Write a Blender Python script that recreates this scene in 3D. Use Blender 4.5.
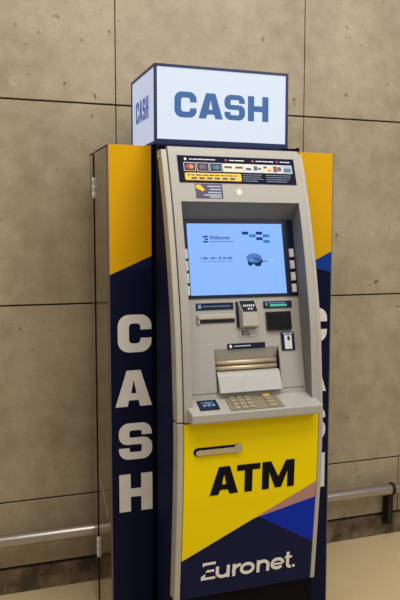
import bpy, bmesh, math, random
from mathutils import Vector, Matrix, Euler
random.seed(4)
for o in list(bpy.data.objects): bpy.data.objects.remove(o)
S = bpy.context.scene; COL = S.collection

# ------------------------------------------------------------ camera
cam = bpy.data.cameras.new('camera'); co = bpy.data.objects.new('camera', cam); COL.objects.link(co)
R_ = Vector((.945577, -.325397, 0)).normalized(); F_ = Vector((.324039, .941574, -.091849)).normalized(); U_ = R_.cross(F_)
co.matrix_world = Matrix(((R_.x, U_.x, -F_.x, 0), (R_.y, U_.y, -F_.y, -3.2266), (R_.z, U_.z, -F_.z, 1.65), (0, 0, 0, 1)))
cam.sensor_fit = 'VERTICAL'; cam.sensor_height = 36; cam.lens = 702.7 / 600 * 36
S.camera = co
# ------------------------------------------------------------ light
W = bpy.data.worlds.new('world'); S.world = W; W.use_nodes = True
bg = W.node_tree.nodes['Background']; bg.inputs[0].default_value = (1.0, .93, .85, 1); bg.inputs[1].default_value = .30
def area(name, loc, tgt, sx, sy, e, col):
    l = bpy.data.lights.new(name, 'AREA'); l.shape = 'RECTANGLE'; l.size = sx; l.size_y = sy; l.energy = e; l.color = col
    o = bpy.data.objects.new(name, l); COL.objects.link(o); o.location = loc
    o.rotation_euler = (Vector(tgt) - Vector(loc)).to_track_quat('-Z', 'Y').to_euler(); return o
area('ceiling_panel_light', (.9, -2.3, 4.3), (.9, -1.4, 0), 3.6, 1.6, 118, (1, .92, .82))
area('hall_light', (3.6, -4.6, 4.2), (1.4, 0, 1.4), 2.5, 1.5, 60, (.93, .95, 1))
S.view_settings.view_transform = 'Standard'; S.view_settings.look = 'None'; S.view_settings.gamma = 1
S.view_settings.use_curve_mapping = False; S.view_settings.exposure = 0

# ------------------------------------------------------------ materials
def lin(c):
    return tuple((v / 255 / 12.92) if v / 255 <= .04045 else ((v / 255 + .055) / 1.055) ** 2.4 for v in c) + (1,)
def mat(name, c, rough=.5, metal=0., noise=.06, nscale=25., bump=0., emit=None, es=1., spec=.5):
    m = bpy.data.materials.new(name); m.use_nodes = True; nt = m.node_tree; b = nt.nodes['Principled BSDF']
    col = lin(c)
    b.inputs['Roughness'].default_value = rough; b.inputs['Metallic'].default_value = metal
    b.inputs['Specular IOR Level'].default_value = spec
    tc = nt.nodes.new('ShaderNodeTexCoord'); n = nt.nodes.new('ShaderNodeTexNoise'); n.inputs['Scale'].default_value = nscale; n.inputs['Detail'].default_value = 5
    nt.links.new(tc.outputs['Object'], n.inputs['Vector'])
    r = nt.nodes.new('ShaderNodeValToRGB'); r.color_ramp.elements[0].position = .3; r.color_ramp.elements[1].position = .7
    r.color_ramp.elements[0].color = tuple(v * (1 - noise) for v in col[:3]) + (1,); r.color_ramp.elements[1].color = tuple(min(1, v * (1 + noise)) for v in col[:3]) + (1,)
    nt.links.new(n.outputs['Fac'], r.inputs['Fac']); nt.links.new(r.outputs['Color'], b.inputs['Base Color'])
    if bump:
        bn = nt.nodes.new('ShaderNodeBump'); bn.inputs['Strength'].default_value = bump; bn.inputs['Distance'].default_value = .002
        nt.links.new(n.outputs['Fac'], bn.inputs['Height']); nt.links.new(bn.outputs['Normal'], b.inputs['Normal'])
    if emit:
        b.inputs['Emission Color'].default_value = lin(emit); b.inputs['Emission Strength'].default_value = es
    return m
def mnode(nt, op, a, b=None, c=None):
    n = nt.nodes.new('ShaderNodeMath'); n.operation = op
    for i, v in enumerate((a, b, c)):
        if v is None: continue
        if isinstance(v, (int, float)): n.inputs[i].default_value = v
        else: nt.links.new(v, n.inputs[i])
    return n.outputs[0]
def mixc(nt, f, a, b):
    n = nt.nodes.new('ShaderNodeMix'); n.data_type = 'RGBA'
    for s, v in ((n.inputs[0], f), (n.inputs[6], a), (n.inputs[7], b)):
        if isinstance(v, (int, float)): s.default_value = v
        elif isinstance(v, tuple): s.default_value = v
        else: nt.links.new(v, s)
    return n.outputs[2]
def below(nt, X, Z, p, q):      # 1 where the point lies below the line p-q (x, z)
    s = (q[1] - p[1]) / (q[0] - p[0])
    return mnode(nt, 'LESS_THAN', mnode(nt, 'SUBTRACT', Z, mnode(nt, 'MULTIPLY_ADD', X, s, p[1] - s * p[0])), 0.)
def stone(name, base, dark, light, scale=1., rough=.5, pits=.5, grime=0.):
    m = bpy.data.materials.new(name); m.use_nodes = True; nt = m.node_tree; b = nt.nodes['Principled BSDF']
    tc = nt.nodes.new('ShaderNodeTexCoord')
    def noise(s, d=6, rg=.55):
        n = nt.nodes.new('ShaderNodeTexNoise'); n.inputs['Scale'].default_value = s * scale; n.inputs['Detail'].default_value = d; n.inputs['Roughness'].default_value = rg
        nt.links.new(tc.outputs['Object'], n.inputs['Vector']); return n.outputs['Fac']
    def ramp(f, a, bb):
        r = nt.nodes.new('ShaderNodeMapRange'); r.inputs['From Min'].default_value = a; r.inputs['From Max'].default_value = bb; nt.links.new(f, r.inputs['Value']); return r.outputs[0]
    big = ramp(noise(2.2), .35, .65); mid = ramp(noise(11), .3, .7); fine = ramp(noise(70, 3), .3, .7)
    c = mixc(nt, big, lin(dark), lin(base)); c = mixc(nt, mnode(nt, 'MULTIPLY', mid, .45), c, lin(light)); c = mixc(nt, mnode(nt, 'MULTIPLY', fine, .28), c, lin(dark))
    pit = ramp(noise(24, 3, .5), .645, .71); big2 = ramp(noise(4.5, 3), .43, .57)
    c = mixc(nt, mnode(nt, 'MULTIPLY', mnode(nt, 'MULTIPLY', pit, big2), pits), c, lin(tuple(v * .5 for v in dark)))
    pale = ramp(noise(9.3, 4, .6), .66, .8)
    c = mixc(nt, mnode(nt, 'MULTIPLY', pale, .5), c, lin(tuple(min(255, v * 1.12) for v in light)))
    if grime:
        g = ramp(noise(6, 6, .65), .40, .62); c = mixc(nt, mnode(nt, 'MULTIPLY', g, grime), c, lin((38, 31, 24)))
    nt.links.new(c, b.inputs['Base Color']); b.inputs['Roughness'].default_value = rough
    bn = nt.nodes.new('ShaderNodeBump'); bn.inputs['Strength'].default_value = .25; bn.inputs['Distance'].default_value = .003
    nt.links.new(noise(45, 5), bn.inputs['Height']); nt.links.new(bn.outputs['Normal'], b.inputs['Normal'])
    return m
M = {}
M['wall'] = stone('travertine_wall', (170, 156, 131), (138, 123, 98), (196, 184, 160), rough=.42, pits=.75)
M['joint'] = mat('dark_joint', (52, 42, 32), .9)
M['skirt'] = stone('stained_skirting_stone', (146, 125, 98), (116, 96, 74), (156, 136, 108), rough=.6, grime=.85)
M['floor'] = stone('polished_stone_floor', (216, 196, 154), (206, 186, 143), (224, 205, 166), scale=.6, rough=.30, pits=.25)
M['steel'] = mat('brushed_steel_side', (176, 166, 154), .16, .95, .04, 12)
M['steelt'] = mat('steel_trim', (140, 134, 126), .3, .9)
M['trim'] = mat('grey_edge_trim', (112, 106, 102), .5, .3)
M['dark'] = mat('dark_groove', (24, 24, 28), .7)
M['white'] = mat('white_vinyl', (228, 225, 224), .5, noise=.02)
M['navybody'] = mat('navy_cabinet_paint', (18, 25, 60), .7, noise=.15, nscale=5, spec=.08)
M['frame'] = mat('navy_sign_frame', (28, 44, 88), .35, .2)
M['shell'] = mat('warm_grey_shell', (176, 172, 163), .42, noise=.03, nscale=60, bump=.05)
M['shell2'] = mat('light_grey_fascia', (166, 164, 158), .42, .0, noise=.03, nscale=60, bump=.05)
M['shelf'] = mat('satin_grey_shelf', (172, 172, 166), .32, noise=.03, nscale=40)
M['header'] = mat('header_navy_print', (20, 22, 50), .7, spec=.1)
M['seal'] = mat('pale_seal', (186, 176, 162), .5)
M['streak'] = mat('pale_streak', (158, 148, 126), .6)
M['matt'] = mat('matt_black_housing', (12, 13, 20), .9, spec=0.)
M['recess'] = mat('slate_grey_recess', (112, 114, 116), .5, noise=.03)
M['bezel'] = mat('dark_blue_bezel', (14, 20, 48), .35, spec=.25)
M['black'] = mat('black_plastic', (10, 11, 18), .5, spec=.12)
M['gloss'] = mat('black_gloss', (8, 10, 16), .12)
M['plinth'] = mat('black_plinth', (10, 11, 15), .7, spec=.08)
M['chrome'] = mat('chrome', (205, 200, 190), .2, 1.)
M['brass'] = mat('champagne_roller', (205, 190, 162), .35, .35)
M['key'] = mat('steel_key', (178, 170, 150), .4, .4)
M['keypad'] = mat('keypad_plate', (150, 140, 120), .45, .3)
M['btn'] = mat('pale_button', (205, 208, 212), .4)
M['amber'] = mat('amber_key', (232, 196, 92), .4)
M['yel'] = mat('yellow_print', (232, 190, 12), .4)
M['pipe'] = mat('satin_pipe', (176, 170, 164), .34, .9, .1, 8)
M['bracket'] = mat('dark_bracket', (30, 26, 24), .6, .3)
M['litw'] = mat('lit_acrylic', (70, 74, 80), .4, emit=(220, 231, 246), es=.9)
M['lits'] = mat('lit_acrylic_side', (70, 72, 80), .4, emit=(202, 213, 240), es=.78)
M['blue'] = mat('blue_vinyl_backlit', (20, 40, 70), .5, emit=(50, 98, 158), es=.85)
M['blued'] = mat('blue_vinyl_side', (50, 60, 120), .5, emit=(78, 92, 150), es=.8)
M['screen'] = mat('lit_screen', (4, 8, 14), .35, spec=.2, emit=(138, 186, 255), es=.98)
M['scn'] = mat('screen_navy', (2, 4, 8), .3, spec=.05, emit=(22, 52, 130), es=.95)
M['sct'] = mat('screen_teal', (2, 4, 8), .3, spec=.05, emit=(44, 128, 196), es=.95)
M['scm'] = mat('screen_midblue', (2, 4, 8), .3, spec=.05, emit=(84, 130, 205), es=.95)
M['scd'] = mat('screen_dark', (2, 4, 8), .3, spec=.05, emit=(22, 48, 76), es=.9)
M['scl'] = mat('screen_pale', (2, 4, 8), .3, spec=.05, emit=(172, 208, 255), es=.95)
M['green'] = mat('green_led', (20, 90, 70), .3, emit=(70, 190, 160), es=.75)
for k, c in dict(red=(150, 44, 40), orange=(206, 118, 52), cblue=(44, 70, 120), teal=(48, 108, 136), cream=(222, 214, 190), paper=(214, 220, 226), dgrey=(70, 74, 88), purple=(60, 48, 84), pale=(160, 176, 200), lblue=(110, 150, 200)).items():
    M[k] = mat('print_' + k, c, .45)

def panel_mat():       # yellow above, blue wedge and navy below, printed on the surround's front
    m = bpy.data.materials.new('surround_print'); m.use_nodes = True; nt = m.node_tree; b = nt.nodes['Principled BSDF']
    tc = nt.nodes.new('ShaderNodeTexCoord'); sp = nt.nodes.new('ShaderNodeSeparateXYZ'); nt.links.new(tc.outputs['Object'], sp.inputs[0])
    X, Z = sp.outputs[0], sp.outputs[2]
    left = mnode(nt, 'LESS_THAN', X, 1.0)
    n1 = below(nt, X, Z, (.579, 1.487), (.760, 1.566)); b1 = below(nt, X, Z, (.60, 1.502), (.760, 1.512))
    n2 = below(nt, X, Z, (1.40, 1.482), (1.60, 1.578)); b2 = below(nt, X, Z, (1.45, 1.522), (1.60, 1.482))
    def side(n, bl, amber, bluec):
        c = mixc(nt, bl, lin(bluec), lin((14, 20, 48))); return mixc(nt, n, lin(amber), c)
    cl = side(n1, b1, (216, 164, 12), (22, 32, 66)); cr = side(n2, b2, (216, 166, 14), (20, 60, 144))
    nt.links.new(mixc(nt, left, cr, cl), b.inputs['Base Color']); b.inputs['Roughness'].default_value = .4; b.inputs['Specular IOR Level'].default_value = .1
    return m
def door_mat():        # yellow, with a mauve and a blue wedge over navy, printed on the safe door
    m = bpy.data.materials.new('door_print'); m.use_nodes = True; nt = m.node_tree; b = nt.nodes['Principled BSDF']
    tc = nt.nodes.new('ShaderNodeTexCoord'); sp = nt.nodes.new('ShaderNodeSeparateXYZ'); nt.links.new(tc.outputs['Object'], sp.inputs[0])
    X, Z = sp.outputs[0], sp.outputs[2]
    y1 = below(nt, X, Z, (.785, .393), (1.35, .659)); ml = below(nt, X, Z, (1.102, .536), (1.352, .592)); bl = below(nt, X, Z, (1.102, .536), (1.355, .388))
    c = mixc(nt, bl, lin((10, 44, 172)), lin((18, 24, 60))); c = mixc(nt, ml, lin((176, 134, 128)), c)
    c = mixc(nt, y1, lin((240, 214, 2)), c)
    nt.links.new(c, b.inputs['Base Color']); b.inputs['Roughness'].default_value = .42; b.inputs['Specular IOR Level'].default_value = .1
    return m
M['panel'] = panel_mat(); M['door'] = door_mat()

# ------------------------------------------------------------ mesh helpers
PZ = [0, .22, .57, .65, .9, 1.0, 1.19, 1.31, 1.475, 1.65, 1.79, 1.98, 2.02]
PY = [-.69, -.715, -.75, -.758, -.768, -.763, -.748, -.735, -.703, -.662, -.622, -.555, -.535]
def Y(z):
    if z <= PZ[0]: return PY[0]
    for i in range(len(PZ) - 1):
        if z <= PZ[i + 1]:
            # cubic Hermite through the profile's points
            z0, z1, y0, y1 = PZ[i], PZ[i + 1], PY[i], PY[i + 1]
            def sl(k):
                if k <= 0 or k >= len(PZ) - 1: k = min(max(k, 1), len(PZ) - 2)
                return (PY[k + 1] - PY[k - 1]) / (PZ[k + 1] - PZ[k - 1])
            h = z1 - z0; t = (z - z0) / h
            return (2*t**3-3*t*t+1)*y0 + (t**3-2*t*t+t)*h*sl(i) + (-2*t**3+3*t*t)*y1 + (t**3-t*t)*h*sl(i+1)
    return PY[-1]
def YR(z): return -.566 - (1.71 - z) * .2164          # the set-back user panel
NR = Vector((0, -.9774, .2116))
def onR(x, z, h=0): return Vector((x, YR(z), z)) + NR * h
def onC(x, z, f=0): return Vector((x, Y(z) + f, z))
class MB:
    def __init__(s): s.bm = bmesh.new(); s.mi = 0
    def face(s, vs, smooth=False):
        f = s.bm.faces.new(vs); f.material_index = s.mi; f.smooth = smooth; return f
    def hexa(s, p):      # p: 4 back + 4 front points
        v = [s.bm.verts.new(q) for q in p]
        for i in ((0, 3, 2, 1), (4, 5, 6, 7), (0, 1, 5, 4), (1, 2, 6, 5), (2, 3, 7, 6), (3, 0, 4, 7)): s.face([v[k] for k in i])
    def box(s, x0, x1, y0, y1, z0, z1):
        s.hexa([(x0, y1, z0), (x1, y1, z0), (x1, y1, z1), (x0, y1, z1), (x0, y0, z0), (x1, y0, z0), (x1, y0, z1), (x0, y0, z1)]); return s
    def rbox(s, x0, x1, z0, z1, h0, h1, taper=0):   # a box on the set-back user panel
        t = taper
        s.hexa([onR(x0, z0, h0), onR(x1, z0, h0), onR(x1, z1, h0), onR(x0, z1, h0), onR(x0+t, z0+t, h1), onR(x1-t, z0+t, h1), onR(x1-t, z1-t, h1), onR(x0+t, z1-t, h1)]); return s
    def strip(s, x0, x1, z0, z1, f0, f1, n=None):   # a solid strip that follows the curved front
        n = n or max(1, int((z1 - z0) / .04)); rows = []
        for i in range(n + 1):
            z = z0 + (z1 - z0) * i / n
            rows.append([s.bm.verts.new(q) for q in (onC(x0, z, f1), onC(x1, z, f1), onC(x1, z, f0), onC(x0, z, f0))])
        for a, b in zip(rows, rows[1:]):
            for i in range(4): s.face([a[i], a[(i+1) % 4], b[(i+1) % 4], b[i]])
        s.face(rows[0][::-1]); s.face(rows[-1]); return s
    def prism(s, pts, fn0, fn1, smooth=False):      # polygon in 2D to two mapped layers
        a = [s.bm.verts.new(fn0(*p)) for p in pts]; b = [s.bm.verts.new(fn1(*p)) for p in pts]
        s.face(a[::-1]); s.face(b)
        for i in range(len(pts)): s.face([a[i], a[(i+1) % len(pts)], b[(i+1) % len(pts)], b[i]], smooth)
        return s
    def cyl(s, p, q, r, n=20, r2=None):
        p, q = Vector(p), Vector(q); d = (q - p).normalized(); u = d.orthogonal().normalized(); w = d.cross(u); r2 = r if r2 is None else r2
        a = [s.bm.verts.new(p + (u*math.cos(t) + w*math.sin(t))*r) for t in [2*math.pi*i/n for i in range(n)]]
        b = [s.bm.verts.new(q + (u*math.cos(t) + w*math.sin(t))*r2) for t in [2*math.pi*i/n for i in range(n)]]
        s.face(a[::-1]); s.face(b)
        for i in range(n): s.face([a[i], a[(i+1) % n], b[(i+1) % n], b[i]], True)
        return s
def obj(name, mb, mats, parent=None, bevel=0, seg=2):
    me = bpy.data.meshes.new(name); bmesh.ops.recalc_face_normals(mb.bm, faces=mb.bm.faces); mb.bm.to_mesh(me); mb.bm.free()
    for m in (mats if isinstance(mats, (list, tuple)) else [mats]): me.materials.append(M[m])
    o = bpy.data.objects.new(name, me); COL.objects.link(o)
    if bevel:
        b = o.modifiers.new('bevel', 'BEVEL'); b.width = bevel; b.segments = seg; b.limit_method = 'ANGLE'; b.angle_limit = math.radians(40); b.harden_normals = False
    if parent: par(o, parent)
    return o
def par(o, parent):
    e = parent; off = Vector((0, 0, 0))
    if e.parent is None and e.type == 'EMPTY': off = e.location
    o.parent = e; o.matrix_parent_inverse = Matrix.Translation(-off)
def thing(name, label, cat, loc):
    o = bpy.data.objects.new(name, None); COL.objects.link(o); o.location = loc; o.empty_display_size = .1
    o['label'] = label; o['category'] = cat; return o
def struct(o): o['kind'] = 'structure'; return o

# glyph outlines, cap height 1 ---------------------------------------------
def arc(cx, cy, r, a0, a1, n=6):
    return [(cx + r*math.cos(math.radians(a0 + (a1-a0)*i/n)), cy + r*math.sin(math.radians(a0 + (a1-a0)*i/n))) for i in range(n+1)]
def gC(w, v=.30, t=.235, R=.30, r=.10):
    return [[(w, .60)] + arc(w-R, 1-R, R, 0, 90) + arc(R, 1-R, R, 90, 180) + arc(R, R, R, 180, 270) + arc(w-R, R, R, 270, 360) + [(w, .375), (w-v, .375)]
            + arc(w-v-r, t+r, r, 0, -90) + arc(v+r, t+r, r, 270, 180) + arc(v+r, 1-t-r, r, 180, 90) + arc(w-v-r, 1-t-r, r, 90, 0) + [(w-v, .60)]]
def gS(w, v=.29, t=.20, R=.27, r=.06):
    return [[(w-.01, .67)] + arc(w-.01-R, 1-R, R, 0, 90) + arc(R, 1-R, R, 90, 180) + arc(R*.9, .41+R*.9, R*.9, 180, 270) + arc(w-v-r, .41-r, r, 90, 0)
            + arc(w-v-r, t+r, r, 0, -90) + arc(v+r, t+r, r, 270, 180) + [(v, .32), (0, .32)] + arc(R, R, R, 180, 270) + arc(w-R, R, R, 270, 360)
            + arc(w-R*.9, .60-R*.9, R*.9, 0, 90) + arc(v+r, .60+r, r, 270, 180) + arc(v+r, 1-t-r, r, 180, 90) + arc(w-v-r, 1-t-r, r, 90, 0) + [(w-v, .67)]]
def gA(w, b=.33):
    k = w
    return [[(0, 0), (.31*k, 1), (.69*k, 1), (k, 0), (k-b*k, 0), (.63*k, .17), (.37*k, .17), (b*k, 0)], [(.425*k, .36), (.575*k, .36), (.5*k, .74)]]
def gH(w, v=.30, c=.22):
    return [[(0, 0), (0, 1), (v, 1), (v, .5+c/2), (w-v, .5+c/2), (w-v, 1), (w, 1), (w, 0), (w-v, 0), (w-v, .5-c/2), (v, .5-c/2), (v, 0)]]
def gT(w, v=.26, t=.22):
    return [[(0, 1), (w, 1), (w, 1-t), (w/2+v/2, 1-t), (w/2+v/2, 0), (w/2-v/2, 0), (w/2-v/2, 1-t), (0, 1-t)]]
def gM(w, v=.25):
    return [[(0, 0), (0, 1), (v*1.25, 1), (w/2, .42), (w-v*1.25, 1), (w, 1), (w, 0), (w-v, 0), (w-v, .62), (w/2+.12, .02), (w/2-.12, .02), (v, .62), (v, 0)]]
def glyph_mesh(mb, loops, fn, depth=1):
    """fill outlines (with holes), map (x,y)->fn(x,y,layer)"""
    cu = bpy.data.curves.new('outline', 'CURVE'); cu.dimensions = '2D'; cu.fill_mode = 'BOTH'
    for L in loops:
        s = cu.splines.new('POLY'); s.points.add(len(L) - 1); s.use_cyclic_u = True
        for p, q in zip(s.points, L): p.co = (q[0], q[1], 0, 1)
    o = bpy.data.objects.new('outline', cu); COL.objects.link(o)
    dg = bpy.context.evaluated_depsgraph_get(); me = bpy.data.meshes.new_from_object(o.evaluated_get(dg))
    for layer in (0, 1):
        vs = [mb.bm.verts.new(fn(v.co.x, v.co.y, layer)) for v in me.vertices]
        for p in me.polygons:
            try: mb.face([vs[i] for i in p.vertices])
            except ValueError: pass
    bpy.data.objects.remove(o); bpy.data.curves.remove(cu); bpy.data.meshes.remove(me)
    for L in loops:     # the letter's edge
        a = [mb.bm.verts.new(fn(x, y, 0)) for x, y in L]; b = [mb.bm.verts.new(fn(x, y, 1)) for x, y in L]
        for i in range(len(L)): mb.face([a[i], a[(i+1) % len(L)], b[(i+1) % len(L)], b[i]])
def ribbon(mb, pts, hw, fn, closed=False):
    n = len(pts); L, Rr = [], []
    for i in range(n):
        a = Vector(pts[i-1]) if (i > 0 or closed) else Vector(pts[i]); b = Vector(pts[(i+1) % n]) if (i < n-1 or closed) else Vector(pts[i])
        d = (b - a).normalized(); nn = Vector((-d.y, d.x)); p = Vector(pts[i]); L.append(p + nn*hw); Rr.append(p - nn*hw)
    rng = range(n if closed else n-1)
    for i in rng:
        j = (i+1) % n
        q = [Rr[i], Rr[j], L[j], L[i]]
        mb.hexa([fn(p.x, p.y, 0) for p in q] + [fn(p.x, p.y, 1) for p in q])
def rrect(x0, x1, z0, z1, r, n=4):
    return arc(x1-r, z1-r, r, 0, 90, n) + arc(x0+r, z1-r, r, 90, 180, n) + arc(x0+r, z0+r, r, 180, 270, n) + arc(x1-r, z0+r, r, 270, 360, n)
def clipx(mb, x, keep):
    g = mb.bm.verts[:] + mb.bm.edges[:] + mb.bm.faces[:]
    bmesh.ops.bisect_plane(mb.bm, geom=g, plane_co=(x, 0, 0), plane_no=(1, 0, 0), clear_outer=(keep == 'left'), clear_inner=(keep == 'right'))

# ------------------------------------------------------------ the setting
Z1, Z2, Z3, Z4 = 2.2423, 1.3359, .4329, .1205
mb = MB(); mb.mi = 1; mb.box(-5, 9, .012, .15, 0, 4.2); mb.mi = 0
xs = [.7034 + .9575*k for k in range(-6, 9)]
for z0, z1, jx in ((Z4, Z3, [2.272 + 2.95*k for k in range(-3, 4)]), (Z3, Z2, xs), (Z2, Z1, xs), (Z1, Z1 + .905, xs), (Z1 + .905, 4.2, xs)):
    for a, b in zip(jx, jx[1:]): mb.box(a + .0022, b - .0022, 0, .02, z0 + (.006 if z0 == Z4 else .0038), z1 - .0038)
struct(obj('wall_back', mb, ['wall', 'joint'], bevel=.0015, seg=1))
mb = MB()
for k in range(-3, 4): mb.box(1.60 + 2.2*k + .001, 1.60 + 2.2*(k+1) - .001, -.004, .012, 0, Z4 - .007)
struct(obj('baseboard_back', mb, ['skirt'], bevel=.002, seg=1))
mb = MB(); mb.box(-5, 9, -8, .15, -.1, 0)
struct(obj('floor', mb, ['floor']))

def rail(x0, x1, label, brackets):
    t = thing('wall_rail', label, 'rail', ((x0 + x1)/2, -.075, .285))
    m = MB(); m.cyl((x0, -.075, .285), (x1, -.075, .285), .029, 28); obj('pipe', m, ['pipe'], t)
    for x in brackets:
        m = MB(); m.box(x - .016, x + .016, -.050, -.006, .075, .262); m.box(x - .022, x + .022, -.014, -.004, .06, .28)
        obj('bracket', m, ['bracket'], t, .003)
        m = MB(); m.cyl((x - .022, -.075, .285), (x - .008, -.075, .285), .034, 28); obj('collar', m, ['bracket'], t)
rail(-4.6, 7.5, 'round satin metal bumper rail running low along the stone wall behind the cash machine', [-.9, 2.195])

# ------------------------------------------------------------ the surround (behind the machine)
BZ = -.0777      # the base of the machine, before it is set out on the floor
X0, X1, YP, ZT = .578, 1.602, -.408, 2.013
t = thing('advertising_surround', 'tall navy and yellow surround cabinet with vertical CASH lettering, standing behind the cash machine', 'cabinet', ((X0 + X1)/2, YP/2, BZ))
m = MB(); m.box(X0 + .016, X1 - .016, YP + .02, -.006, BZ, ZT - .006); obj('core', m, ['dark'], t)
m = MB(); m.box(X0 + .004, X1 - .004, YP, YP + .02, BZ, ZT); obj('front_panel', m, ['panel'], t, .001, 1)
for sx, xo in ((-1, X0), (1, X1)):
    a, b = (xo, xo + .006) if sx < 0 else (xo - .006, xo)
    m = MB(); m.box(a, b, YP + .022, -.128, BZ, ZT); m.box(a, b, -.086, -.004, BZ, ZT)
    sp = obj('side_panel', m, ['steel'], t); sp['label'] = 'brushed metal side panel'
    m = MB(); m.box(a, b, YP + .001, YP + .021, BZ, ZT); obj('edge_trim', m, ['trim'], t)
    xx = (X0 - .003) if sx < 0 else (X1 + .003)
    for z0, z1 in ((1.81, 1.905), (.165, .26)):
        m = MB()
        for k in range(3):
            h = (z1 - z0)/3; m.cyl((xx, -.107, z0 + h*k + .001), (xx, -.107, z0 + h*(k+1) - .001), .0065, 12)
        m.box(min(xx, xo) , max(xx, xo), -.124, -.092, z0 + .004, z1 - .004)
        obj('hinge', m, ['btn'], t)
m = MB(); m.box(X0, X1, YP + .002, -.004, ZT - .006, ZT); obj('top_panel', m, ['steelt'], t)
def pfn(x0, z0, s, ky=1):
    return lambda x, y, l: (x0 + x*s, YP - .0015*l, z0 + y*s*ky)
m = MB(); XS = X0 - .0008  # thin pale diagonal streak laid over the left metal side
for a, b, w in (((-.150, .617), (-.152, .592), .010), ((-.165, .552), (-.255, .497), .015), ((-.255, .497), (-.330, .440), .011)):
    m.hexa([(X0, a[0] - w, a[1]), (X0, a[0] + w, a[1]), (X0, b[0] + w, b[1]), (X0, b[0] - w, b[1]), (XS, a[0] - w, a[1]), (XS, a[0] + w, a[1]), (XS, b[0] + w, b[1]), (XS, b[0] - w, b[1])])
sc = obj('side_streak', m, ['streak'], t); sc['label'] = 'pale streak on the metal side'
rows = [(1.166, 1.323, 'C'), (.938, 1.090, 'A'), (.711, .866, 'S'), (.486, .648, 'H')]
for xa, edge, keep in ((.612, .7565, 'left'), (1.438, 1.373, 'right')):
    for z0, z1, ch in rows:
        s = z1 - z0; w = .143/s
        g = dict(C=gC, A=gA, S=gS, H=gH)[ch](w); xo = xa
        if ch == 'A': g = gA(.156/s); xo = xa - .0125
        m = MB(); glyph_mesh(m, g, pfn(xo, z0, s)); clipx(m, edge, keep)
        obj('vertical_letter', m, ['white'], t)

# ------------------------------------------------------------ lightbox sign
SX0, SX1, SY0, SY1, SZ0, SZ1 = .7574, 1.3452, -.4677, -.0722, 2.0145, 2.330
t = thing('lightbox_sign', 'glowing white box sign with blue CASH lettering on top of the cash machine', 'sign', ((SX0 + SX1)/2, (SY0 + SY1)/2, SZ0))
e = .011
m = MB(); m.box(SX0 + .004, SX1 - .004, SY0 + .004, SY1 - .004, SZ0 + .012, SZ1 - .004)
for f in m.bm.faces:
    n = f.normal if f.normal.length else None
m.bm.normal_update()
for f in m.bm.faces: f.material_index = 1 if abs(f.normal.x) > .5 else 0
obj('diffuser_box', m, ['litw', 'lits'], t)
m = MB()
for x in (SX0, SX1 - e):
    for y in (SY0, SY1 - e): m.box(x, x + e, y, y + e, SZ0, SZ1)
for z, hh in ((SZ0, .021), (SZ1 - e, e)):
    for y in (SY0, SY1 - e): m.box(SX0 + e, SX1 - e, y, y + e, z, z + hh)
    for x in (SX0, SX1 - e): m.box(x, x + e, SY0 + e, SY1 - e, z, z + (hh if z > 2.1 else .012))
m.box(SX0 + e, SX1 - e, SY0 + e, SY1 - e, SZ1 - e, SZ1); m.box(SX0 + e, SX1 - e, SY0 + e, SY1 - e, SZ0, SZ0 + .011)
obj('sign_frame', m, ['frame'], t)
cz0, chh = 2.1245, .1025
for ch, a, b in (('C', .842, .936), ('A', .944, 1.050), ('S', 1.057, 1.149), ('H', 1.162, 1.255)):
    w = (b - a)/chh
    g = dict(C=lambda w: gC(w, .27, .23), A=lambda w: gA(w, .3), S=lambda w: gS(w, .26, .2), H=lambda w: gH(w, .27, .23))[ch](w)
    m = MB(); glyph_mesh(m, g, lambda x, y, l: (a + x*chh, SY0 + .004 - .0012*l, cz0 + y*chh)); obj('sign_letter', m, ['blue'], t)
for ch, a, b in (('C', -.150, -.202), ('A', -.209, -.258), ('S', -.266, -.311), ('H', -.320, -.362)):
    w = abs(b - a)/chh
    g = dict(C=lambda w: gC(w, .17, .18, .2, .06), A=lambda w: gA(w, .24), S=lambda w: gS(w, .16, .16, .18, .05), H=lambda w: gH(w, .15, .16))[ch](w)
    m = MB(); glyph_mesh(m, g, lambda x, y, l: (SX0 + .004 - .0012*l, a - x*chh, cz0 + .008 + y*chh*.9)); obj('sign_letter', m, ['blued'], t)

# ------------------------------------------------------------ the cash machine
FL, FR = .7574, 1.3700
A = thing('cash_machine', 'grey freestanding cash machine with curved front, lit screen and yellow and navy door', 'cash machine', ((FL + FR)/2, -.55, BZ))
# navy cabinet behind the shell: curved side profile
zz = [BZ, 0, .1, .22, .4, .57, .75, .9, 1.0, 1.1, 1.19, 1.31, 1.475, 1.56, 1.65, 1.72, 1.79, 1.88, 1.98]
prof = [(-.410, BZ)] + [(Y(z) + .058, z) for z in zz] + [(Y(1.98) + .02, 2.001), (-.47, 2.012), (-.410, 2.012)]
# leave the room of the user panel free: cabinet body in two cheeks, top, and lower block
def cheek(x0, x1):
    m.prism(prof, lambda y, z: (x0, y, z), lambda y, z: (x1, y, z))
m = MB(); cheek(FL + .002, FL + .022); cheek(FR - .022, FR - .002)
low = [(-.410, BZ)] + [(Y(z) + .058, z) for z in zz if z < .95] + [(-.62, .95), (-.410, .95)]
m.prism(low, lambda y, z: (FL + .022, y, z), lambda y, z: (FR - .022, y, z))
m.box(FL + .022, FR - .022, -.430, -.410, .95, 2.012)
top = [(-.43, 1.96), (-.47, 1.96), (Y(1.96) + .058, 1.96), (Y(1.98) + .02, 2.001), (-.47, 2.012), (-.43, 2.012)]
m.prism(top, lambda y, z: (FL + .022, y, z), lambda y, z: (FR - .022, y, z))
obj('cabinet_body', m, ['navybody'], A)
m = MB(); m.box(FL, FL + .0025, -.475, -.4105, BZ, 2.010); m.box(FR - .0025, FR, -.475, -.4105, BZ, 2.010); obj('rear_housing', m, ['matt'], A)
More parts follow.
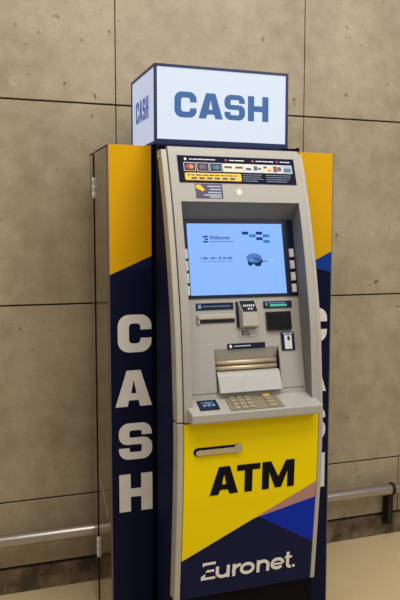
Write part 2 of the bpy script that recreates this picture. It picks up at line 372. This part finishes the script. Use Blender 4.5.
# shell rails left and right
for a, b in ((FL, .7815), (1.3505, FR)):
    m = MB(); m.strip(a, b, .225, .944, 0, .058, 20); obj('lower_rail', m, ['shell'], A, .004)
    m = MB(); m.strip(a, b, .949, 1.984, 0, .058, 28); obj('upper_rail', m, ['shell'], A, .004)
# plinth
m = MB(); m.strip(FL + .004, FR - .004, BZ, .222, .012, .060, 6); obj('plinth', m, ['plinth'], A)
# door
m = MB(); m.strip(.7835, 1.3490, .227, .942, .0, .05, 22); door = obj('door', m, ['door'], A, .003)
cm = lambda zo=0: (lambda x, y, l: onC(x, y, -.0006 - .0012*l))
H = .112; bz = .651
for ch, a, b in (('A', .888, 1.006), ('T', 1.000, 1.098), ('M', 1.107, 1.247)):
    w = (b - a)/H; g = dict(A=lambda w: gA(w, .30), T=lambda w: gT(w, .29, .21), M=lambda w: gM(w, .27))[ch](w)
    zb = bz - (.0 if ch == 'A' else .001)
    m = MB(); glyph_mesh(m, g, lambda x, y, l: onC(a + x*H, zb + y*H, -.0006 - .0012*l)); obj('door_letter', m, ['black'], door)
# company wordmark: E of three bars, then rounded lower-case letters
def wordfn(a, sx, s=.052, zb=.293): return lambda x, y, l: onC(a + x*sx, zb + y*s, -.0006 - .0012*l)
def oval(cx, cy, rx, ry, a0, a1, n=14): return [(cx + rx*math.cos(math.radians(a0 + (a1-a0)*i/n)), cy + ry*math.sin(math.radians(a0 + (a1-a0)*i/n))) for i in range(n+1)]
m = MB(); f = wordfn(.864, .052, zb=.298)
for q in ([(.12, 1.10), (.12, 1.40), (1.16, 1.40), (1.16, 1.20), (.40, 1.20)], [(.38, .60), (.48, .78), (1.05, .78), (1.05, .60)], [(.0, 0), (.02, .28), (.34, .50), (.34, .19), (1.16, .19), (1.16, 0)]):
    m.prism(q, lambda x, y: f(x, y, 0), lambda x, y: f(x, y, 1))
obj('wordmark_letter', m, ['white'], door)
hw = .125
word = [('u', .926, .059), ('r', .997, .034), ('o', 1.029, .064), ('n', 1.102, .056), ('e', 1.163, .062), ('t', 1.225, .035), ('dot', 1.262, .01)]
for ch, a, wd in word:
    m = MB(); s = .052; w = wd/s; f = wordfn(a, s, s, .2955 - .004*(a - .93)/.33)
    if ch == 'u':
        r = w/2 - hw; ribbon(m, [(hw, 1)] + [(hw, .5)] + oval(w/2, .46, r, .46 - hw, 180, 360) + [(w - hw, .5)], hw, f); ribbon(m, [(w - hw, 1), (w - hw, 0)], hw, f)
    if ch == 'r': ribbon(m, [(hw, 1), (hw, 0)], hw, f); ribbon(m, oval(w + .08, .35, w - .0, .55, 180, 95, 8), hw, f)
    if ch == 'o': ribbon(m, oval(w/2, .5, w/2 - hw, .5 - hw, 0, 348, 24), hw, f, True)
    if ch == 'n': ribbon(m, [(hw, 1), (hw, 0)], hw, f); ribbon(m, oval(w/2, .54, w/2 - hw, .46 - hw, 180, 0) + [(w - hw, 0)], hw, f)
    if ch == 'e': ribbon(m, [(hw, .47), (w - hw, .47)], .08, f); ribbon(m, oval(w/2, .5, w/2 - hw, .5 - hw, 0, 320, 24), hw, f)
    if ch == 't': ribbon(m, [(.28, 1.35), (.28, .35)] + oval(.52, .30, .24, .22, 180, 285, 6), hw, f); ribbon(m, [(.02, .92), (.64, .92)], .085, f)
    if ch == 'dot': m.prism(oval(.1, .11, .12, .12, 0, 342, 18), lambda x, y: f(x, y, 0), lambda x, y: f(x, y, 1))
    obj('wordmark_letter', m, ['white'], door)
# recessed door handle with lock
def pill(x0, x1, zc, r): return arc(x1, zc, r, -90, 90, 8) + arc(x0, zc, r, 90, 270, 8)
m = MB(); m.prism(pill(.836, 1.0, .831, .0155), lambda x, z: onC(x, z, .001), lambda x, z: onC(x, z, -.003)); h = obj('handle_recess', m, ['black'], door)
m = MB(); m.prism(pill(.838, .985, .829, .0105), lambda x, z: onC(x, z, -.003), lambda x, z: onC(x, z, -.011)); obj('handle', m, ['chrome'], door, .002)
m = MB(); m.cyl(onC(1.0, .832, .0), onC(1.0, .832, -.010), .0175, 24); m.cyl(onC(1.0, .832, -.01), onC(1.0, .832, -.013), .008, 16); obj('lock', m, ['chrome'], door)

# upper fascia: header, side frames, with the opening between
OX0, OX1, OZT, OZB = .816, 1.319, 1.780, 1.02
m = MB(); m.strip(.7840, 1.3480, OZT, 1.996, -.006, .05, 8)
m.strip(.7840, OX0, .950, OZT, -.006, .05, 20); m.strip(OX1, 1.3480, .950, OZT, -.006, .05, 20)
bmesh.ops.remove_doubles(m.bm, verts=m.bm.verts, dist=1e-5)
obj('fascia_frame', m, ['shell2'], A)
# opening: right and left cheeks, sloping top
m = MB()
zs = [OZB - .05 + (OZT - OZB + .05)*i/16 for i in range(17)]
for xa, xb in ((OX1 - .001, OX1 + .004), (OX0 - .004, OX0 + .001)):
    m = MB()
    for za, zb in zip(zs, zs[1:]):
        back = lambda z: YR(min(z, 1.71)) + .006
        m.hexa([(xa, back(za), za), (xb, back(za), za), (xb, back(zb), zb), (xa, back(zb), zb), (xa, Y(za) - .001, za), (xb, Y(za) - .001, za), (xb, Y(zb) - .001, zb), (xa, Y(zb) - .001, zb)])
    bmesh.ops.remove_doubles(m.bm, verts=m.bm.verts, dist=1e-5)
    obj('recess_cheek', m, ['recess'], A)
m = MB(); m.hexa([(OX0, Y(OZT) + .002, OZT + .02), (OX1, Y(OZT) + .002, OZT + .02), (OX1, YR(1.71) + .02, 1.73), (OX0, YR(1.71) + .02, 1.73),
                  (OX0, Y(OZT) - .003, OZT), (OX1, Y(OZT) - .003, OZT), (OX1, YR(1.71) + .0, 1.708), (OX0, YR(1.71) + .0, 1.708)])
obj('recess_hood', m, ['recess'], A)
# user panel with a hollow for the dispenser
DX0, DX1, DZ0, DZ1 = .938, 1.210, 1.040, 1.205
m = MB(); T = -.02
m.rbox(OX0, OX1, DZ1, 1.712, T, 0); m.rbox(OX0, DX0, 1.01, DZ1, T, 0); m.rbox(DX1, OX1, 1.01, DZ1, T, 0); m.rbox(DX0, DX1, 1.01, DZ0, T, 0)
obj('user_panel', m, ['shell2'], A)
m = MB(); m.rbox(.822, DX0 - .003, 1.04, 1.225, 0, .003); obj('cover_plate', m, ['shell2'], A, .002)
m = MB(); m.rbox(DX1 + .003, OX1 - .004, 1.04, 1.186, 0, .003); obj('cover_plate', m, ['shell2'], A, .002)
# dispenser throat, rollers, flap
m = MB()
q = lambda x, z, h: tuple(onR(x, z, h))
m.hexa([q(DX0, 1.10, -.06), q(DX1, 1.10, -.06), q(DX1, DZ1 + .004, -.02), q(DX0, DZ1 + .004, -.02), q(DX0, 1.13, -.04), q(DX1, 1.13, -.04), q(DX1, DZ1, 0), q(DX0, DZ1, 0)])
m.rbox(DX0, DX1, 1.035, 1.135, -.065, -.045)
m.rbox(DX0 - .003, DX0, 1.03, DZ1, -.06, 0); m.rbox(DX1, DX1 + .003, 1.03, DZ1, -.06, 0)
obj('dispenser_throat', m, ['shell2'], A)
for zc in (1.152, 1.131):
    m = MB(); m.cyl(onR(DX0, zc, -.016), onR(DX1 - .008, zc, -.016), .0088, 20); obj('roller', m, ['brass'], A)
m = MB()
fp = [(1.036, -.03), (1.036, .022), (1.098, .007), (1.110, .002), (1.118, -.006), (1.120, -.03)]
m.prism(fp, lambda z, hh: onR(DX0 + .004, z, hh), lambda z, hh: onR(DX1 - .002, z, hh))
obj('dispenser_flap', m, ['shelf'], A, .003)
m = MB(); m.rbox(.992, 1.154, 1.201, 1.224, 0, .004, .001); lb = obj('slot_label', m, ['bezel'], A)
m = MB(); m.rbox(1.000, 1.010, 1.207, 1.219, .004, .0048); m.rbox(1.02, 1.09, 1.2115, 1.2145, .004, .0048); obj('print', m, ['paper'], lb)
# monitor
m = MB(); m.rbox(OX0 + .002, OX1 - .001, 1.402, 1.712, 0, .006); bz_ = obj('screen_bezel', m, ['bezel'], A, .002)
m = MB(); m.rbox(.8555, 1.2665, 1.4135, 1.6945, .006, .0075); scr = obj('screen', m, ['screen'], A)
for k in range(4):
    z1 = 1.593 - k*.0475
    m = MB(); m.rbox(1.291, 1.3105, z1 - .035, z1, .006, .014, .0015); obj('side_button', m, ['btn'], A)
    m = MB(); m.rbox(.826, .8515, z1 - .037, z1 + .002, .006, .014, .0015); obj('side_button', m, ['btn'], A)
m = MB()
def sr(mi, x0, x1, z0, z1): m.mi = mi; m.rbox(x0, x1, z0, z1, .0075, .0079)
def sp(mi, pts): m.mi = mi; m.prism(pts, lambda x, z: onR(x, z, .0075), lambda x, z: onR(x, z, .0080))
for zc, dx in ((1.643, 0), (1.633, .007), (1.6225, 0)): sp(0, [(.921 + dx, zc - .003), (.919 + dx, zc + .003), (.940, zc + .003), (.942, zc - .003)])
obj('screen_logo', m, ['scn', 'sct', 'scm', 'scd', 'scl'], scr)
m = MB(); sr(1, .949, 1.048, 1.6215, 1.6245); obj('screen_text_line', m, ['scn', 'sct', 'scm', 'scd', 'scl'], scr); m = MB()
x = .904
for wd in (.006, .022, .004, .02, .004, .014, .016, .022):
    sr(2, x, x + wd - .002, 1.553, 1.562); x += wd + .004
sr(2, .906, 1.035, 1.5435, 1.5455); obj('screen_text_line', m, ['scn', 'sct', 'scm', 'scd', 'scl'], scr)
m = MB()
for mi, x0, z1 in ((0, 1.088, 1.6625), (1, 1.1195, 1.6515), (0, 1.149, 1.6625), (0, 1.149, 1.640), (1, 1.1795, 1.6515), (1, 1.1795, 1.6285)): sr(mi, x0, x0 + .028, z1 - .0115, z1)
obj('screen_mosaic', m, ['scn', 'sct', 'scm', 'scd', 'scl'], scr)
m = MB()
sp(2, oval(1.133, 1.556, .034, .020, 0, 342, 18)); 
sp(3, [(1.103, 1.552), (1.106, 1.530), (1.114, 1.524), (1.128, 1.533), (1.142, 1.523), (1.158, 1.524), (1.166, 1.538), (1.172, 1.546), (1.160, 1.556), (1.125, 1.558)])
sp(4, oval(1.122, 1.548, .010, .005, 0, 342, 12)); sp(2, [(1.168, 1.540), (1.196, 1.541), (1.196, 1.5435), (1.168, 1.547)])
m.mi = 4; ribbon(m, oval(1.207, 1.545, .009, .0075, 0, 330, 14), .0016, lambda x, z, l: onR(x, z, .0075 + .0006*l), True)
obj('screen_picture', m, ['scn', 'sct', 'scm', 'scd', 'scl'], scr)
def text(body, x, z, size, matname, parent, fn, off=.02, name='writing'):
    cu = bpy.data.curves.new('t', 'FONT'); cu.body = body; cu.size = size; cu.offset = off*size
    o = bpy.data.objects.new('t', cu); COL.objects.link(o); dg = bpy.context.evaluated_depsgraph_get(); me = bpy.data.meshes.new_from_object(o.evaluated_get(dg))
    for v in me.vertices: v.co = fn(x + v.co.x, z + v.co.y)
    me.materials.clear(); me.materials.append(M[matname]); bpy.data.objects.remove(o)
    r = bpy.data.objects.new(name, me); COL.objects.link(r); par(r, parent); return r
text('Welcome', .9475, 1.6315, .0215, 'scn', scr, lambda x, z: onR(x, z, .0082), .016)

# receipt slot, left
m = MB(); m.rbox(.873, 1.030, 1.357, 1.384, 0, .004, .001); lb = obj('slot_label', m, ['bezel'], A)
m = MB(); m.rbox(.880, .893, 1.363, 1.378, .004, .0048); m.rbox(.90, 1.015, 1.369, 1.3715, .004, .0048); obj('print', m, ['lblue'], lb)
m = MB(); m.rbox(.873, 1.032, 1.318, 1.340, 0, .014, .003); m.rbox(.873, .884, 1.303, 1.320, 0, .010, .001)
obj('receipt_slot', m, ['shell'], A, .002); m = MB(); m.rbox(.884, 1.030, 1.306, 1.318, 0, .003); obj('slot_gap', m, ['dark'], A)
# card reader, centre
m = MB()
m.hexa([q(1.048, 1.280, 0), q(1.125, 1.280, 0), q(1.125, 1.392, 0), q(1.048, 1.392, 0), q(1.052, 1.286, .036), q(1.121, 1.286, .036), q(1.118, 1.342, .036), q(1.055, 1.342, .036)])
cr = obj('card_reader', m, ['shell'], A, .002)
m = MB()
pa = [(1.053, 1.388, .0045), (1.119, 1.388, .0045), (1.1165, 1.3435, .0370), (1.0565, 1.3435, .0370)]
m.hexa([q(x, z, hh - .004) for x, z, hh in pa] + [q(x, z, hh + .0012) for x, z, hh in pa]); obj('reader_label', m, ['bezel'], cr)
m = MB()
for k in range(6): m.rbox(1.062 + k*.0085, 1.0675 + k*.0085, 1.363, 1.371, .0225, .0245 )
for k in range(2): m.rbox(1.078 + k*.012, 1.086 + k*.012, 1.350, 1.357, .0325, .0343)
obj('print', m, ['paper'], cr)
m = MB(); m.rbox(1.040, 1.050, 1.285, 1.385, 0, .006); obj('reader_seam', m, ['bezel'], cr)
m = MB(); m.rbox(1.048, 1.118, 1.248, 1.278, 0, .002); rs = obj('reader_sticker', m, ['shell'], A)
m = MB()
for a, b, c, d in ((1.056, 1.066, 1.253, 1.272), (1.070, 1.086, 1.266, 1.272), (1.070, 1.075, 1.253, 1.262), (1.080, 1.090, 1.252, 1.262)): m.rbox(a, b, c, d, .002, .0028)
obj('print', m, ['dgrey'], rs)
# green-lit slot and black reader, right
m = MB(); m.rbox(1.160, 1.286, 1.356, 1.384, 0, .005, .001); lb = obj('slot_label', m, ['bezel'], A)
m = MB(); m.rbox(1.187, 1.262, 1.362, 1.371, .005, .006); obj('green_lamp', m, ['green'], lb)
m = MB(); m.rbox(1.168, 1.176, 1.366, 1.378, .005, .006); m.rbox(1.182, 1.255, 1.375, 1.378, .005, .006); obj('print', m, ['lblue'], lb)
m = MB(); m.rbox(1.166, 1.276, 1.266, 1.343, 0, .016, .003); m.rbox(1.176, 1.266, 1.276, 1.333, .016, .019, .002); obj('contactless_reader', m, ['gloss'], A, .002)
# framed sticker
m = MB(); m.rbox(1.226, 1.284, 1.186, 1.258, .003, .008, .001); lb = obj('framed_sticker', m, ['bezel'], A)
m = MB(); m.rbox(1.238, 1.270, 1.191, 1.246, .008, .009); obj('sticker_face', m, ['paper'], lb)
m = MB(); m.rbox(1.232, 1.276, 1.249, 1.2545, .008, .009); obj('print', m, ['pale'], lb)
m = MB(); m.prism(oval(1.256, 1.232, .006, .008, 0, 342, 14), lambda x, z: onR(x, z, .009), lambda x, z: onR(x, z, .0096)); m.rbox(1.253, 1.258, 1.236, 1.244, .009, .0096); obj('print', m, ['dark'], lb)

# header print
m = MB(); m.strip(.8185, 1.3195, 1.855, 1.961, -.009, -.005, 4); hd = obj('header_panel', m, ['header'], A)
def hb(x0, x1, z0, z1, h=.0): m.strip(x0, x1, z0, z1, -.0100 - h, -.0088, 1)
cards = [(.842, .889, 5), (.895, .944, 5), (.950, .998, 5), (1.004, 1.049, 0), (1.051, 1.094, 0), (1.097, 1.130, 1), (1.133, 1.172, 1), (1.175, 1.215, 0), (1.218, 1.262, 1), (1.265, 1.306, 4)]
CM = ['cream', 'paper', 'yel', 'dgrey', 'pale', 'bezel', 'red', 'orange', 'cblue', 'teal']
def disc(cx, cz, r, mi, h): m.mi = mi; m.prism(oval(cx, cz, r, r, 0, 342, 18), lambda x, z: onC(x, z, -.0095), lambda x, z: onC(x, z, -.0112 - h))
marks = {3: [(8, 1.010, 1.042, 1.918, 1.926)], 4: [(8, 1.057, 1.088, 1.918, 1.926)], 5: [(3, 1.102, 1.124, 1.912, 1.922)], 6: [(3, 1.137, 1.152, 1.912, 1.930), (3, 1.155, 1.168, 1.916, 1.924)],
         7: [(3, 1.180, 1.194, 1.922, 1.930), (7, 1.197, 1.211, 1.910, 1.918)], 8: [(6, 1.222, 1.240, 1.908, 1.932), (3, 1.242, 1.258, 1.912, 1.930)], 9: [(9, 1.270, 1.300, 1.910, 1.924)]}
for i, (a, b, mi) in enumerate(cards):
    m = MB(); m.mi = 1; hb(a - .001, b + .001, 1.8995, 1.934); m.mi = mi; hb(a + .001, b - .001, 1.9015, 1.932, .0006)
    if i < 3:
        c1, c2 = ((6, 7), (6, 8), (8, 9))[i]; cx = (a + b)/2; disc(cx - .006, 1.917, .0095, c1, .0); disc(cx + .006, 1.917, .0095, c2, .0006)
    for mj, p, q_, z0, z1 in marks.get(i, []): m.mi = mj; hb(p, q_, z0 - .003, z1 - .003, .0014)
    obj('payment_card_sticker', m, CM, hd)
for cx, mi in ((.850, 'paper'), (1.020, 'red'), (1.135, 'red'), (1.243, 'red')):
    m = MB(); disc(cx, 1.947, .0055, 0, 0); obj('header_icon', m, [mi], hd)
for words in (((.866, .878), (.881, .900), (.903, .925), (.928, .952), (.955, .975)), ((1.034, 1.058), (1.061, 1.098)), ((1.150, 1.176), (1.179, 1.200), (1.203, 1.228)), ((1.257, 1.270), (1.273, 1.300))):
    m = MB()
    for a, b in words: hb(a, b, 1.945, 1.9490, .0006)
    obj('print_line', m, ['paper'], hd)
for r_ in range(4):
    for a, b in ((1.085, 1.175), (1.185, 1.30)):
        m = MB(); hb(a, b - random.random()*.03, 1.890 - r_*.0085, 1.8915 - r_*.0085, .0); obj('print_line', m, ['pale'], hd)
m = MB(); m.mi = 0; m.prism(rrect(.842, 1.078, 1.863, 1.893, .006), lambda x, z: onC(x, z, -.0088), lambda x, z: onC(x, z, -.0102)); m.mi = 1
x = .852
while x < 1.06:
    wd = random.choice((.012, .018, .024)); hb(x, min(x + wd, 1.07), 1.882, 1.8865, .001); x += wd + .005
x = .868
for k in range(6): hb(x, x + .022, 1.868, 1.8755, .001); x += .032
obj('currency_strip', m, ['yel', 'purple'], hd)
# sticker and round seal below the header
def onF(x, z, h=0): return onC(x, z, -.006 - h)
m = MB(); m.mi = 0; m.strip(.880, .992, 1.793, 1.850, -.0075, -.005, 2); m.mi = 1
m.prism([(.883, 1.846), (.883, 1.832), (.908, 1.820), (.918, 1.826), (.900, 1.846)], lambda x, z: onC(x, z, -.007), lambda x, z: onC(x, z, -.0085)); m.mi = 2
for z, a, b in ((1.840, .930, .985), (1.828, .938, .985), (1.816, .93, .985), (1.806, .912, .985), (1.798, .935, .985)): m.strip(a, b, z - .0028, z + .0028, -.0085, -.007, 1)
obj('warning_sticker', m, ['purple', 'yel', 'pale'], A)
m = MB(); m.mi = 0; m.prism(oval(1.060, 1.821, .019, .019, 0, 345, 24), lambda x, z: onF(x, z, -.001), lambda x, z: onF(x, z, .001)); m.mi = 1
m.prism([(1.053, 1.812), (1.050, 1.824), (1.058, 1.828), (1.062, 1.835), (1.070, 1.830), (1.070, 1.815), (1.062, 1.808)], lambda x, z: onF(x, z, .001), lambda x, z: onF(x, z, .0018)); 
obj('round_seal', m, ['seal', 'white'], A)
m = MB(); m.cyl((1.275, -.548, 2.004), (1.352, -.548, 2.004), .004, 10); m.cyl((1.346, -.548, 2.004), (1.356, -.548, 2.004), .008, 12); obj('top_rod', m, ['black'], A)
m = MB(); m.cyl((FL + .001, -.533, 1.955), (FL - .006, -.533, 1.955), .008, 12); obj('side_stud', m, ['chrome'], A)

# shelf with keypad
SA, SB = (-.825, .989), (-.716, 1.018)
m = MB(); pr_ = [SA, (-.7, 1.022), (-.69, .949), (-.800, .949), (-.822, .954)]
m.prism(pr_, lambda y, z: (.797, y, z), lambda y, z: (1.3385, y, z))
obj('shelf', m, ['shelf'], A, .005, 3)
tdir = Vector((0, SB[0] - SA[0], SB[1] - SA[1])).normalized(); ndir = Vector((0, tdir.z, -tdir.y)) ; ndir = -ndir if ndir.z < 0 else ndir
def onS(x, s, h): return Vector((x, SA[0], SA[1])) + tdir*s + ndir*h
def sbox(m, x0, x1, s0, s1, h0, h1, x2=None, x3=None):
    x2 = x0 if x2 is None else x2; x3 = x1 if x3 is None else x3
    m.hexa([onS(x0, s0, h0), onS(x1, s0, h0), onS(x3, s1, h0), onS(x2, s1, h0), onS(x0, s0, h1), onS(x1, s0, h1), onS(x3, s1, h1), onS(x2, s1, h1)])
m = MB(); sbox(m, .953, 1.176, .008, .132, 0, .003, .968, 1.180); kp = obj('keypad', m, ['keypad'], A)
for r_ in range(4):
    for c_ in range(4):
        x = .974 + c_*.030 + (.052 if c_ == 3 else 0) + .002*r_; s = .016 + r_*.027
        m = MB(); wd = .023 if c_ < 3 else .030
        sbox(m, x, x + wd, s, s + .019, .003, .0075)
        kk = obj('key', m, ['amber' if (r_, c_) == (3, 3) else 'key'], kp, .0015)
        if (r_, c_) == (3, 3): kk['label'] = 'amber key'
m = MB(); sbox(m, .838, .917, .028, .104, 0, .004, .845, .924); cp = obj('card_reader_pad', m, ['bezel'], A, .002)
m = MB()
for k in range(3): sbox(m, .858 + k*.018, .870 + k*.018, .052, .068, .004, .005)
sbox(m, .856, .908, .080, .084, .004, .005); sbox(m, .870, .896, .072, .077, .004, .005)
obj('print', m, ['lblue'], cp)

# the machine, its surround and its sign stand about 15 cm clear of the wall, 95.5 % of drawn size
def set_out(o, k=.955): o.location = o.location*k + Vector((0, -.1452, .0742)); o.scale = (k, k, k)
for o in COL.objects:
    if o.type == 'EMPTY' and o.name in ('advertising_surround', 'lightbox_sign', 'cash_machine'): set_out(o)
